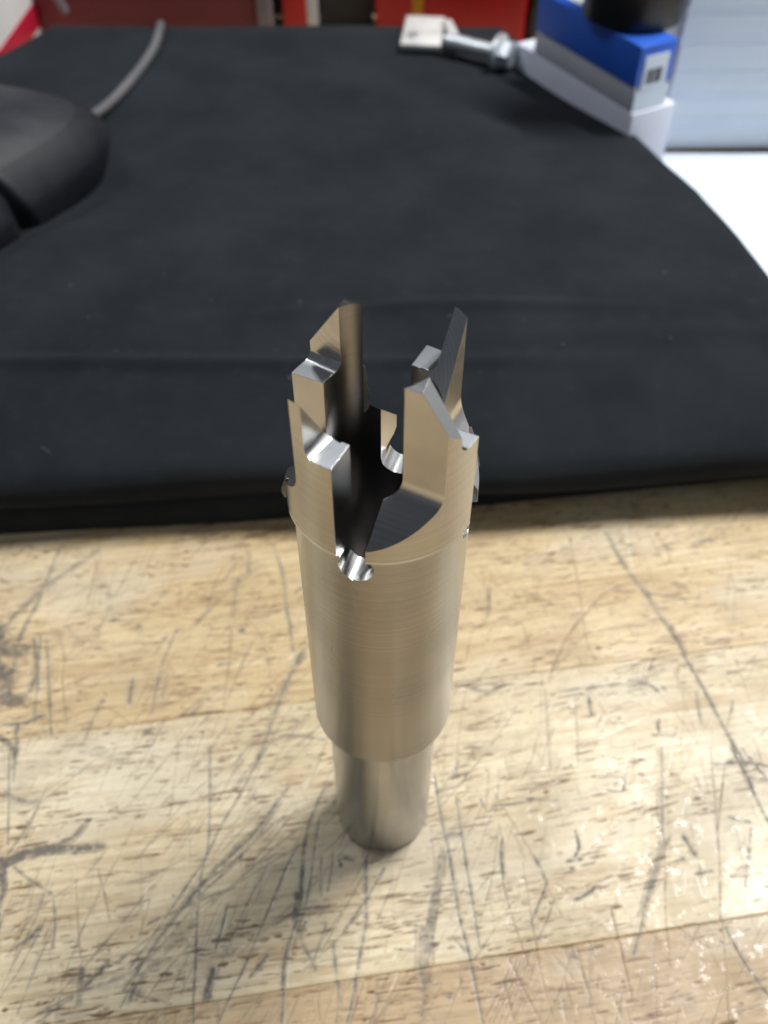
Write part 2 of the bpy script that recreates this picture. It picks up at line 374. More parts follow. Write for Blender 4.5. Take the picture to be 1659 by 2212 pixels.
('b',0.16,0.4,[(25.0,-40.0),(36.5,-39.2)]),
('g',0.33,0.4,[(17.4,11.3),(16.0,6.7)]),
('g',0.59,0.32,[(-80.2,75.6),(-88.0,67.3),(-94.3,59.4),(-100.5,48.2)]),
('g',0.39,0.4,[(-91.6,75.6),(-93.1,57.1),(-94.8,45.3),(-92.9,27.6)]),
('g',0.82,0.25,[(-92.8,61.0),(-98.0,52.6)]),
('g',0.39,0.42,[(-31.4,77.3),(-27.5,64.9),(-25.4,52.6),(-23.1,41.7)]),
('g',0.59,0.45,[(-20.7,41.7),(-23.8,34.2),(-26.5,24.4),(-30.2,9.9)]),
('g',0.77,0.35,[(-20.7,41.0),(-22.8,36.9)]),
('g',0.51,0.8,[(-40.1,64.7),(-39.8,64.4)]),
('g',0.38,0.25,[(-40.3,63.3),(-39.6,51.1)]),
('b',0.27,0.5,[(-39.9,48.2),(-39.4,38.3),(-39.5,24.4)]),
('g',0.4,0.75,[(-64.7,49.8),(-64.0,49.6)]),
('g',0.29,0.6,[(-56.1,36.2),(-55.4,35.9)]),
('b',0.23,0.5,[(-80.0,73.1),(-79.6,62.5),(-79.9,53.3)]),
('g',1.78,0.55,[(-97.4,41.7),(-92.3,42.4)]),
('g',2.0,0.6,[(-95.0,28.9),(-89.5,27.6)]),
('b',1.72,0.5,[(-92.9,29.6),(-87.8,25.7)]),
('g',1.0,0.5,[(-94.1,38.3),(-94.8,32.2)]),
('g',0.72,0.5,[(-90.6,45.3),(-88.1,35.5),(-87.9,30.2)]),
('g',0.83,0.55,[(-91.8,17.6),(-86.8,13.4)]),
('g',0.34,0.6,[(-86.7,21.3),(-82.3,23.8)]),
('g',0.24,0.6,[(-89.3,46.0),(-85.9,30.2)]),
('g',0.21,0.5,[(-87.6,45.3),(-80.5,21.3),(-79.1,17.6)]),
('b',0.21,0.55,[(-85.3,48.2),(-81.9,41.0),(-80.5,32.9),(-76.6,21.3)]),
('g',0.45,0.6,[(-88.4,21.3),(-86.3,9.7)]),
('g',0.28,0.5,[(-92.7,20.7),(-86.1,21.3)]),
('w',0.23,0.5,[(-87.0,36.9),(-84.9,27.6)]),
('w',0.3,0.5,[(-96.3,41.7),(-92.9,40.3)]),
('w',0.26,0.4,[(-94.4,28.9),(-91.4,28.3)]),
('g',0.52,0.45,[(-62.8,33.5),(-62.5,26.7)]),
('g',0.36,0.3,[(-54.2,48.9),(-56.2,36.9),(-56.9,23.8)]),
('g',0.34,0.3,[(-69.5,27.6),(-71.6,16.4)]),
('g',0.25,0.45,[(-26.4,16.1),(-23.2,18.2),(-14.3,16.7)]),
('g',0.67,0.4,[(-23.0,22.2),(-21.0,21.9)]),
('b',0.22,0.4,[(-79.4,57.1),(-67.9,55.6),(-55.1,52.6),(-45.1,51.1)]),
('b',0.2,0.4,[(-71.4,30.9),(-78.6,32.2)]),
('g',0.5,0.35,[(-57.8,19.4),(-56.1,19.4)]),
('g',0.78,0.35,[(-37.9,73.9),(-37.3,67.3)]),
('g',0.36,0.5,[(-37.5,48.2),(-36.5,47.8)]),
('b',0.24,0.5,[(-47.5,46.0),(-45.5,42.4)]),
('g',0.63,0.35,[(-102.4,64.1),(-105.2,64.9)]),
('b',0.25,0.45,[(-77.9,21.9),(-69.1,25.7),(-61.5,21.3)]),
('b',0.23,0.5,[(-80.0,30.9),(-72.3,35.5)]),
('g',0.26,0.4,[(-86.3,30.9),(-84.4,21.3)]),
('g',0.28,0.5,[(-26.4,16.1),(-27.9,14.6)]),
('b',0.24,0.45,[(-54.9,43.1),(-39.1,41.0),(-24.8,39.7)]),
('b',0.24,0.5,[(-46.6,39.7),(-37.1,39.0)]),
('g',0.29,0.5,[(-42.2,37.6),(-38.2,38.3)]),
('g',0.43,0.55,[(63.6,81.6),(66.8,69.8),(70.7,60.2),(74.2,49.6),(77.4,39.7),(80.5,25.7),(84.3,9.9)]),
('g',0.25,0.55,[(81.2,23.8),(82.7,16.4),(83.5,9.9)]),
('g',0.23,0.4,[(86.1,27.6),(82.7,20.7)]),
('w',0.51,0.6,[(69.5,88.6),(69.4,80.7),(68.5,65.7)]),
('b',0.26,0.5,[(52.9,80.7),(52.8,61.7),(52.5,46.7),(53.6,38.3)]),
('b',0.35,0.5,[(68.3,64.1),(61.6,61.7),(55.9,57.1),(47.5,46.0),(43.3,38.3),(41.2,32.2)]),
('g',0.28,0.45,[(28.3,61.7),(27.7,52.6)]),
('b',0.25,0.5,[(30.2,62.5),(35.5,64.9),(51.3,68.9)]),
('g',0.31,0.7,[(50.4,28.3),(50.7,23.2)]),
('g',0.36,0.65,[(66.3,22.2),(65.8,18.8)]),
('w',0.22,0.8,[(66.0,18.2),(68.6,17.6)]),
('g',0.25,0.5,[(64.2,17.9),(69.2,17.9)]),
('b',1.02,0.5,[(83.2,44.2),(92.7,46.0)]),
('b',0.27,0.6,[(89.6,48.2),(93.5,47.8),(93.1,45.3)]),
('g',0.46,0.55,[(87.2,77.7),(93.5,79.1)]),
('g',0.52,0.45,[(61.2,31.5),(65.3,32.2),(67.8,30.2)]),
('g',0.4,0.35,[(21.3,30.9),(25.9,30.2),(30.1,32.2)]),
('b',0.3,0.4,[(79.0,79.0),(79.4,71.4),(71.0,68.1)]),
('g',0.29,0.7,[(86.4,35.4),(89.4,35.9)]),
('b',0.18,0.4,[(36.0,51.1),(38.3,38.3)]),
('b',0.18,0.4,[(23.0,48.2),(20.6,38.3)]),
('b',0.27,0.4,[(52.0,47.4),(64.4,49.6),(78.0,50.4)]),
('b',0.25,0.5,[(87.8,53.3),(91.3,57.1),(91.3,54.8)]),
('g',0.31,0.4,[(71.4,60.2),(81.0,58.6)]),
('b',0.26,0.4,[(35.4,77.3),(40.5,76.0)]),
('g',0.46,0.4,[(79.3,77.3),(80.9,75.6)]),
('g',0.26,0.3,[(40.2,30.2),(38.9,9.9)]),
('g',0.26,0.35,[(77.6,30.2),(76.5,20.7)]),
('w',0.22,0.7,[(53.1,17.6),(61.6,21.3),(64.8,23.8)]),
('w',0.23,0.6,[(63.8,24.1),(64.6,23.8)]),
('w',0.19,0.7,[(68.6,16.4),(66.7,9.9)]),
('b',0.2,0.5,[(19.1,32.2),(41.6,32.2)]),
('g',0.29,0.4,[(44.3,30.2),(53.1,31.5),(61.3,32.2)]),
]

# ---------------------------------------------------------------- workbench: planks with grain, scratches and stains cut into them, some glints painted in
GA = R(8.3); GU = np.array([math.cos(GA), math.sin(GA)]); GV = np.array([-math.sin(GA), math.cos(GA)])
def seg_dist(P, a, b):
    ab = b-a; t = np.clip(((P-a)@ab)/max(1e-9, ab@ab), 0, 1); return np.hypot(*(P-(a+t[:,None]*ab)).T)
def paint(arr, U, V, line, hw, s, wob, taper=0.0):
    """soft broken stroke of half width hw (mm) along a polyline, into arr over the grid U x V"""
    q = np.array([[p@GU, p@GV] for p in np.array(line, float)])
    pad = hw*1.6+0.5
    i0, i1 = np.searchsorted(U, [q[:,0].min()-pad, q[:,0].max()+pad]); j0, j1 = np.searchsorted(V, [q[:,1].min()-pad, q[:,1].max()+pad])
    if i1 <= i0 or j1 <= j0: return
    uu, vv = np.meshgrid(U[i0:i1], V[j0:j1], indexing='ij'); P = np.stack([uu.ravel(), vv.ravel()], 1)
    d = np.full(len(P), 1e9); L = np.r_[0, np.cumsum(np.hypot(*np.diff(q, axis=0).T))]; tt = np.zeros(len(P))
    for k_, (a, b) in enumerate(zip(q, q[1:])):
        ab = b-a; t = np.clip(((P-a)@ab)/max(1e-9, ab@ab), 0, 1); dd = np.hypot(*(P-(a+t[:,None]*ab)).T)
        nb_ = dd < d; d = np.where(nb_, dd, d); tt = np.where(nb_, (L[k_]+t*(L[k_+1]-L[k_]))/max(1e-9, L[-1]), tt)
    w_ = wob[i0:i1, j0:j1].ravel()
    if taper: hw = hw*(1-taper+taper*np.sin(np.pi*np.clip(tt, 0.02, 0.98))**0.7)
    f_ = np.clip((hw*(0.6+0.9*w_)+0.10-d)/(0.75*hw+0.12), 0, 1)*s*np.clip(0.15+1.5*w_, 0.2, 1.2)
    sub = arr[i0:i1, j0:j1]; np.maximum(sub, f_.reshape(sub.shape), out=sub)
def wander(pts, amp):
    """a polyline rounded and shaken a little, as a hand-drawn scratch is"""
    p = np.array([[q.x, q.y] for q in smooth_pts([(x, y, 0) for x, y in pts], 5)])
    n_ = len(p); off = np.interp(np.arange(n_), np.linspace(0, n_-1, max(3, n_//3)), rng.normal(0, amp, max(3, n_//3)))
    t_ = np.gradient(p, axis=0); t_ /= np.maximum(1e-9, np.hypot(*t_.T))[:,None]
    return p+np.stack([-t_[:,1], t_[:,0]], 1)*off[:,None]
def value_noise(U, V, su, sv):
    nu, nv = int((U[-1]-U[0])/su)+3, int((V[-1]-V[0])/sv)+3; g = rng.random((nu, nv))
    a = (U-U[0])/su; b = (V-V[0])/sv; i = a.astype(int); j = b.astype(int); fu = a-i; fv = b-j
    fu = fu*fu*(3-2*fu); fv = fv*fv*(3-2*fv)
    return ((g[i][:,j]*(1-fu)[:,None]+g[i+1][:,j]*fu[:,None])*(1-fv)+(g[i][:,j+1]*(1-fu)[:,None]+g[i+1][:,j+1]*fu[:,None])*fv)
def plank_mesh(name, u0, u1, v0, v1, du, dv, mat, parent, label, detail=True, pores=900):
    U = np.linspace(u0, u1, int((u1-u0)/du)+1); V = np.linspace(v0, v1, int((v1-v0)/dv)+1)
    g = np.zeros((len(U), len(V))); po = g.copy(); pa = g.copy(); hz = g.copy()
    if detail:
        wob = 0.35*value_noise(U, V, 0.8, 0.6)+0.35*value_noise(U, V, 2.1, 1.6)+0.3*value_noise(U, V, 6.5, 4.5)
        for k, hw, s, pts in MARKS:
            pts = wander(pts, 0.12+0.1*hw)
            if k == 'g':
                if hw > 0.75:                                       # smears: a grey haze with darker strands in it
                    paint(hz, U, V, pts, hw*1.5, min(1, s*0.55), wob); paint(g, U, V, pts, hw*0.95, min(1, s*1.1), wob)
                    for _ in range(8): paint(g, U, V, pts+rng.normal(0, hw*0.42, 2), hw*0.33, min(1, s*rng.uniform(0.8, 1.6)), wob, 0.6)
                else:
                    paint(hz, U, V, pts, hw*3.0, s*0.62, wob, 0.4)
                    paint(g, U, V, pts, hw*1.05, min(1, s*1.5), wob, 0.45); paint(pa, U, V, pts+np.array([0.9, 0.5])*(hw*1.1+0.1), hw*0.6, s*0.7, wob, 0.6)  # offset pale stroke paints a lit edge beside the scratch
                    if hw > 0.24:
                        for _ in range(2): paint(g, U, V, pts+rng.normal(0, hw*1.1, 2), hw*0.5, s*rng.uniform(0.5, 1.0), wob, 0.6)
            elif k == 'b': paint(po, U, V, pts, hw, min(1, s*1.15), wob, 0.6)
            else: paint(pa, U, V, pts, hw, s, wob, 0.5)
        dens = value_noise(U, V, 17, 6)*0.6+value_noise(U, V, 40, 11)*0.4
        cnt = 0
        while cnt < pores:                                          # open pores: brown dashes along the grain, in drifts
            u = rng.uniform(u0, u1); v = rng.uniform(v0, v1)
            if rng.random() > (dens[min(len(U)-1, np.searchsorted(U, u)), min(len(V)-1, np.searchsorted(V, v))]*1.7-0.35): continue
            cnt += 1; L = min(11, rng.gamma(2.0, 1.5)); sl = 0.05*math.sin(u*0.035+v*0.02)+rng.normal(0.02, 0.035)
            a = GU*u+GV*v; c = GU*(u+L*0.5)+GV*(v+L*0.5*sl+rng.normal(0, 0.06*L**0.5)); b = GU*(u+L)+GV*(v+L*sl)
            paint(po, U, V, [a, c, b], rng.gamma(3.0, 0.062), rng.beta(2.2, 1.5), wob, 0.85)
        for pts, hw in (([(-105.7,49),(-101,47)],4.2),([(-101,38),(-96,35)],4.5),([(-100,43),(-94,41)],3.0),([(-99,31),(-97,28)],3.0)):      # dark oil stain at the left
            paint(hz, U, V, pts, hw, 0.35, wob); paint(g, U, V, pts, hw*0.85, 0.9, wob); paint(po, U, V, [(x+2, y-2) for x, y in pts], hw*0.8, 0.5, wob)
        for _ in range(130):                                        # bundles of grey scratches, thickest at the left
            x = rng.normal(-38, 28); y = rng.normal(-6, 26); L = rng.gamma(3, 6); an = rng.normal(R(58), R(13)); a = np.array([x, y]); b = a+L*np.array([math.cos(an), math.sin(an)]); c = (a+b)/2+rng.normal(0, L*0.02, 2)
            paint(hz, U, V, [a, c, b], rng.uniform(0.15, 0.5), rng.uniform(0.1, 0.4), wob, 0.6); paint(g, U, V, [a, c, b], rng.uniform(0.06, 0.2), rng.uniform(0.15, 0.6), wob, 0.6)
        for _ in range(330):                                        # faint knife and file scratches across the grain
            u = rng.uniform(u0, u1); v = rng.uniform(v0, v1); L = rng.gamma(2, 7); an = rng.normal(R(80), R(24))
            a = GU*u+GV*v; b = a+L*np.array([math.cos(an), math.sin(an)]); c = (a+b)/2+rng.normal(0, L*0.03, 2)
            which = rng.random(); paint(po if which < 0.35 else hz if which < 0.75 else g, U, V, [a, c, b], rng.uniform(0.07, 0.26), rng.uniform(0.12, 0.5), wob, 0.6)
        for _ in range(120):
            u = rng.uniform(u0, u1); v = rng.uniform(v0, v1); L = rng.gamma(1.5, 1.5); an = rng.normal(R(85), R(35))
            a = GU*u+GV*v; b = a+L*np.array([math.cos(an), math.sin(an)])
            paint(pa, U, V, [a, b], rng.uniform(0.06, 0.18), rng.uniform(0.3, 0.8), wob, 0.5)
        for _ in range(70):                                         # ink specks, dents and rubbed-in dirt
            u = rng.uniform(u0, u1); v = rng.uniform(v0, v1); a = GU*u+GV*v
            paint(g, U, V, [a, a+rng.normal(0, 0.5, 2)], rng.uniform(0.08, 0.32), rng.uniform(0.25, 0.8), wob)
        for _ in range(26):
            u = rng.uniform(u0, u1); v = rng.uniform(v0, v1); a = GU*u+GV*v; an = rng.uniform(0, 3.1)
            paint(hz, U, V, [a, a+rng.gamma(2, 3)*np.array([math.cos(an), math.sin(an)])], rng.uniform(0.6, 2.2), rng.uniform(0.12, 0.34), wob, 0.3)
        z = -0.10*g-0.08*po-0.10*pa+0.10*(value_noise(U, V, 9, 2.2)-0.5)+0.05*(value_noise(U, V, 1.6, 0.7)-0.5)
    else: z = g.copy()
    e = np.minimum(V-v0, v1-V); z = z-0.12*np.clip(1-e/0.3, 0, 1)[None,:]**2   # eased edges: a fine groove at each glue line
    uu, vv = np.meshgrid(U, V, indexing='ij'); X = uu*GU[0]+vv*GV[0]; Y = uu*GU[1]+vv*GV[1]
    nu, nv = len(U), len(V); co = np.stack([uu.ravel(), vv.ravel(), z.ravel()], 1)
    idx = np.arange(nu*nv).reshape(nu, nv); q = np.stack([idx[:-1,:-1], idx[1:,:-1], idx[1:,1:], idx[:-1,1:]], -1).reshape(-1, 4)
    # skirt down to the underside
    rim = np.concatenate([idx[:,0], idx[-1,1:], idx[-2::-1,-1], idx[0,-2:0:-1]]); nb_ = len(rim)
    low = co[rim].copy(); low[:,2] = -30; base = nu*nv
    co = np.concatenate([co, low]); r2 = np.roll(rim, -1); k = np.arange(nb_); k2 = np.roll(k, -1)
    q = np.concatenate([q, np.stack([rim, base+k, base+k2, r2], 1)])
    me = bpy.data.meshes.new(name); me.vertices.add(len(co)); me.vertices.foreach_set('co', (co*S).ravel())
    me.loops.add(q.size); me.loops.foreach_set('vertex_index', q.ravel().astype(np.int32))
    me.polygons.add(len(q)); me.polygons.foreach_set('loop_start', np.arange(0, q.size, 4, dtype=np.int32)); me.polygons.foreach_set('use_smooth', np.ones(len(q), bool))
    me.update(calc_edges=True)
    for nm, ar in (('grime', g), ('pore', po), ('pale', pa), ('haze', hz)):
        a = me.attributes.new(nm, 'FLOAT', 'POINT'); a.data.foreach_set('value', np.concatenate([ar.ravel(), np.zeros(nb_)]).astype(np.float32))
    me.materials.append(mat); o = bpy.data.objects.new(name, me); o.rotation_euler = (0, 0, GA); link(o, parent)
    if label: o['label'] = label
    return o
bench = tag(empty('workbench'), 'scratched and stained maple butcher block workbench top under the steel tool', 'workbench')
G = 0.02
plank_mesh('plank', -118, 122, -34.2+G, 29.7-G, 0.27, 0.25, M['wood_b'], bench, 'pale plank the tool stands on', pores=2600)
plank_mesh('plank', -130, 140, 29.7+G, 93.6-G, 0.32, 0.32, M['wood_a'], bench, 'honey coloured plank running under the front of the cloth', pores=2700)
plank_mesh('plank', -110, 115, -70, -34.2-G, 0.30, 0.30, M['wood_c'], bench, 'browner plank at the front corner', pores=1200)
for v, ua, ub, mt in ((-34.2, -118, 122, 'wood_b'), (29.7, -130, 140, 'wood_a'), (-98.1, -110, 115, 'wood_c')):      # the rest of the three visible planks
    for u0_, u1_ in ((-480, ua-0.1), (ub+0.1, 480)): plank_mesh('plank', u0_, u1_, v+G, v+63.9-G, 30, 4, M[mt], bench, None, detail=False)
plank_mesh('plank', -110, 115, -98.1+G, -70-0.1, 30, 4, M['wood_c'], bench, None, detail=False)
for i, v in enumerate([93.6+63.9*q for q in range(6)]+[-98.1-63.9*q for q in range(1, 7)]):
    plank_mesh('plank', -480, 480, v+G, v+63.9-G, 40, 4, M[('wood_a', 'wood_b', 'wood_c')[i % 3]], bench, None, detail=False)

# ---------------------------------------------------------------- the steel cutter
TX = -0.25
tool = tag(empty('hollow_mill_cutter', (TX, 0, 0)), 'silver steel hollow cutter with four tall teeth standing upright on the workbench', 'cutting tool')
bm = bmesh.new()
lathe(bm, [(0,0.02),(8.9,0.02),(9.55,0.25),(10.0,0.75),(10.12,1.4),(10.12,47.4),(0,47.4)], 160)
finish(bm, 'shank', M['shank'], tool, 30)
RC, RB, RI, ZC = 13.25, 12.52, 8.5, 104.4
bm = bmesh.new()
lathe(bm, [(0,47.4),(12.05,47.4),(RB,47.9),(RB,ZC),(RC-0.02,ZC+0.5),(RC+0.07,ZC+0.58),(RC+0.07,ZC+0.7),(RC,ZC+0.95),(RC,136),(RI,136),(RI,70),(0,66)], 192)
bmesh.ops.recalc_face_normals(bm, faces=bm.faces)
me = bpy.data.meshes.new('blank'); bm.to_mesh(me); bm.free()
blank = bpy.data.objects.new('blank', me); COL.objects.link(blank)
AZ = R(-27); TD = Vector((math.cos(AZ), math.sin(AZ), 0)); ND = Vector((math.sin(AZ), -math.cos(AZ), 0))     # along / across the cutting faces
AZ2 = R(-33); TD2 = Vector((math.cos(AZ2), math.sin(AZ2), 0)); ND2 = Vector((math.sin(AZ2), -math.cos(AZ2), 0))
cutters = []
def solid(rings, k):
    """closed prism from two vertex loops, turned to gap k, becomes a cutter"""
    b = bmesh.new(); Rz = Matrix.Rotation(k*math.pi/2, 4, 'Z')
    A = [[b.verts.new(Rz @ Vector(p)) for p in r] for r in rings]; n = len(A[0])
    for i in range(n): b.faces.new((A[0][i], A[0][(i+1)%n], A[1][(i+1)%n], A[1][i]))
    b.faces.new(A[0][::-1]); b.faces.new(A[1]); bmesh.ops.triangulate(b, faces=[f for f in b.faces if len(f.verts) > 4])
    bmesh.ops.recalc_face_normals(b, faces=b.faces)
    m_ = bpy.data.meshes.new('cutter'); b.to_mesh(m_); b.free(); o = bpy.data.objects.new('cutter', m_); COL.objects.link(o); cutters.append(o)
def prism(prof, nd, td, t0, t1, k):
    solid([[nd*n_+td*t_+Vector((0,0,z_)) for n_, z_ in prof] for t_ in (t0, t1)], k)
def wedge(zf, n0, n1, t0, t1, k, top=150):
    c = [(n0,t0),(n1,t0),(n1,t1),(n0,t1)]
    solid([[ND*n_+TD*t_+Vector((0,0,zf(t_,n_))) for n_, t_ in c], [ND*n_+TD*t_+Vector((0,0,top)) for n_, t_ in c]], k)
def arc(cx_, cz_, r_, a0, a1, n_): return [(cx_+r_*math.cos(R(a0+(a1-a0)*i/n_)), cz_+r_*math.sin(R(a0+(a1-a0)*i/n_))) for i in range(n_+1)]
for k in range(4):
    # chip slot and its round bottom
    prism([(0,102.4),(4.03,102.4),(4.03,150),(0,150)], TD, ND, 5.0, 17.0, k)
    ha = R(73); hd = Vector((math.cos(ha), math.sin(ha), 0)); hs = Vector((hd.y, -hd.x, 0))
    hc = Vector((-3.72, -12.5, 102.5))-hd*12.5*0
    ring = [hs*2.5*math.cos(2*math.pi*i/40)+Vector((0,0,2.5*math.sin(2*math.pi*i/40))) for i in range(40)]
    solid([[hc-hd*4+p for p in ring], [hc+hd*6.2+p for p in ring]], k)
    # gullet: sloping floor, round fillet, tall cutting face
    rf = 4.3; fl = [(6.07,150),(6.07,115.6)]
    fl += arc(6.07+rf, 115.6, rf, 180, 225, 8)[1:]
    n_, z_ = fl[-1]; fl += [(n_+9, z_-9.0),(n_+9,150)]
    prism(fl, ND, TD, 2.0, 17.5, k)
    # the step beside the spike
    st = [(2.62,150),(2.62,122.4)]+arc(2.62-1.4, 122.4, 1.4, 0, -90, 8)[1:]+[(-4.0,121.0),(-4.0,150)]
    prism(st, ND2, TD2, 3.0, 17.5, k)
    # the bevel on top of the spike: outward on two teeth, inward on the other two
    if k % 2 == 0:
        wedge(lambda t,n: 130.5-1.48*(t-8.05)+0.15*(n-4.5), 1.2, 7.6, 2.0, 17.5, k)
        wedge(lambda t,n: 130.55-0.12*(n-4.5)+0.05*(t-7), 1.1, 7.7, 1.9, 17.6, k, 151)
    else:
        wedge(lambda t,n: 129+1.72*(t-12.69)+0.45*(n-3.97), 1.2, 7.6, 2.0, 17.5, k)
for c in cutters:
    md = blank.modifiers.new('cut', 'BOOLEAN'); md.operation = 'DIFFERENCE'; md.solver = 'EXACT'; md.object = c
dg = bpy.context.evaluated_depsgraph_get()
cut = bpy.data.meshes.new_from_object(blank.evaluated_get(dg))
for o in cutters+[blank]:
    m_ = o.data; bpy.data.objects.remove(o); bpy.data.meshes.remove(m_)
def by_face(me):
    """outer turned skin, dark bore, bright milled faces"""
    for p in me.polygons:
        c, n = p.center, p.normal; r = math.hypot(c.x, c.y); rad = (c.x*n.x+c.y*n.y)/max(r, 1e-9)
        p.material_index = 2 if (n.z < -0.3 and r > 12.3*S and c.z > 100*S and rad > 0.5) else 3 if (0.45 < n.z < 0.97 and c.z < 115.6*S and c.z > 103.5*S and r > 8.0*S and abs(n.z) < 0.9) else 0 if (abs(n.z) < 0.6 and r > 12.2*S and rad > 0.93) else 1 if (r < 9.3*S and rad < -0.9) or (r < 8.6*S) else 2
        p.use_smooth = True
        if p.material_index == 0 and c.z > (ZC+0.9)*S: p.material_index = 4
        if (ZC+0.45)*S < c.z < (ZC+0.95)*S and rad > 0.5 and r > 13.2*S: p.material_index = 2
    me.set_sharp_from_angle(angle=R(24))
def half(above):
    b = bmesh.new(); b.from_mesh(cut)
    g_ = bmesh.ops.bisect_plane(b, geom=b.verts[:]+b.edges[:]+b.faces[:], dist=1e-5, plane_co=(0,0,ZC-0.12), plane_no=(0,0,1), clear_inner=above, clear_outer=not above)
    ed = [e for e in g_['geom_cut'] if isinstance(e, bmesh.types.BMEdge)]
    bmesh.ops.triangle_fill(b, edges=ed, use_beauty=True)
    return b
def steel_part(b, name, label=None):
    o = finish(b, name, [M['turned'], M['bore'], M['milled'], M['gullet'], M['collar']], tool); by_face(o.data)
    if label: o['label'] = label
    return o
steel_part(half(False), 'body')
b = half(True); seen = set(); b.verts.ensure_lookup_table()
isl = []
for v0 in b.verts:
    if v0 in seen: continue
    st = [v0]; comp = []; seen.add(v0)
    while st:
        q = st.pop(); comp.append(q)
        for e in q.link_edges:
            o2 = e.other_vert(q)
            if o2 not in seen: seen.add(o2); st.append(o2)
    isl.append([q.index for q in comp])
tmp = bpy.data.meshes.new('tmp'); b.to_mesh(tmp); b.free()
for comp in isl:
    if len(comp) < 20: continue
    b = bmesh.new(); b.from_mesh(tmp); b.verts.ensure_lookup_table(); keep = set(comp)
    bmesh.ops.delete(b, geom=[q for q in b.verts if q.index not in keep], context='VERTS')
    cx = sum(q.co.x for q in b.verts)/len(b.verts); cy = sum(q.co.y for q in b.verts)/len(b.verts)
    steel_part(b, 'cutting_tooth', ('front ' if cy < 0 else 'rear ')+('left ' if cx < 0 else 'right ')+'tooth with spike bevelled '+('inward' if cx*cy > 0 else 'outward'))
print('teeth', len(isl))
# torn slivers left along the cut edges
def burr(az, r0, r1, z0, z1, n, seed, lean=0.0):
    rr = random.Random(seed); b = bmesh.new(); P = []
    for i in range(n+1):
        f = i/n; a = R(az+lean*f+rr.uniform(-1, 1)); z = z0+(z1-z0)*f
        ro = r0+(r1-r0)*math.sin(math.pi*min(1, f*0.9+0.1))**0.7*rr.uniform(0.6, 1.0)
        P.append([b.verts.new((r_*math.cos(a+d_), r_*math.sin(a+d_), z+zz)) for r_, d_, zz in ((r0-0.35,-0.012,0),(ro,-0.004,rr.uniform(-.3,.3)),(ro,0.004,rr.uniform(-.3,.3)),(r0-0.35,0.012,0))])
    for a_, c_ in zip(P, P[1:]):
        for i in range(4): b.faces.new((a_[i], a_[(i+1)%4], c_[(i+1)%4], c_[i]))
    b.faces.new(P[0][::-1]); b.faces.new(P[-1])
    finish(b, 'burr', M['burr'], tool)
burr(9, 13.1, 14.1, 101.8, 112.5, 9, 1, 12)
burr(188, 13.1, 14.0, 106.0, 110.5, 6, 2, 6)
b = bmesh.new(); fl = [(107.5,120.6),(105.2,120.0),(103.6,118.6),(104.6,117.4),(102.2,116.2),(103.2,115.0),(101.4,113.4),(104.6,112.6),(107.5,112.2)]     # ragged flake on the rear tooth
F_ = [[b.verts.new((r_*math.cos(R(a_)), r_*math.sin(R(a_)), z_)) for a_, z_ in fl] for r_ in (8.35, 8.75)]
b.faces.new(F_[0]); b.faces.new(F_[1][::-1])
for i in range(len(fl)): b.faces.new((F_[0][i], F_[0][(i+1)%len(fl)], F_[1][(i+1)%len(fl)], F_[1][i]))
finish(b, 'burr', M['burr'], tool)

# ---------------------------------------------------------------- black cloth folded on the bench
def interp(x, pts):
    if x <= pts[0][0]: (a,b),(c,d) = pts[0],pts[1]; return b+(d-b)*(x-a)/(c-a)
    for (a,b),(c,d) in zip(pts, pts[1:]):
        if x <= c: return b+(d-b)*(x-a)/(c-a)
    (a,b),(c,d) = pts[-2],pts[-1]; return d+(d-b)*(x-c)/(c-a)
XR = [(80,136),(140,131),(178,127),(225,120),(268,110),(324,95),(376,70),(402,60)]
XL = [(80,-240),(290,-240),(330,-186),(388,-160),(402,-156)]
YF = [(-110,80.0),(-31,85.4),(28,87.6),(114,94.5)]
lowf = [(random.uniform(-1,1)*0.9, random.uniform(0.01,0.05), random.uniform(0.01,0.05), random.uniform(0,6.28)) for _ in range(9)]
def lump(x, y): return sum(a*math.sin(fx*x+fy*y+p) for a, fx, fy, p in lowf)*0.5+0.35*math.sin(0.09*y+0.8*math.sin(0.03*x)+0.02*x)
def ridge(d, w_): return math.exp(-(d/w_)**2)
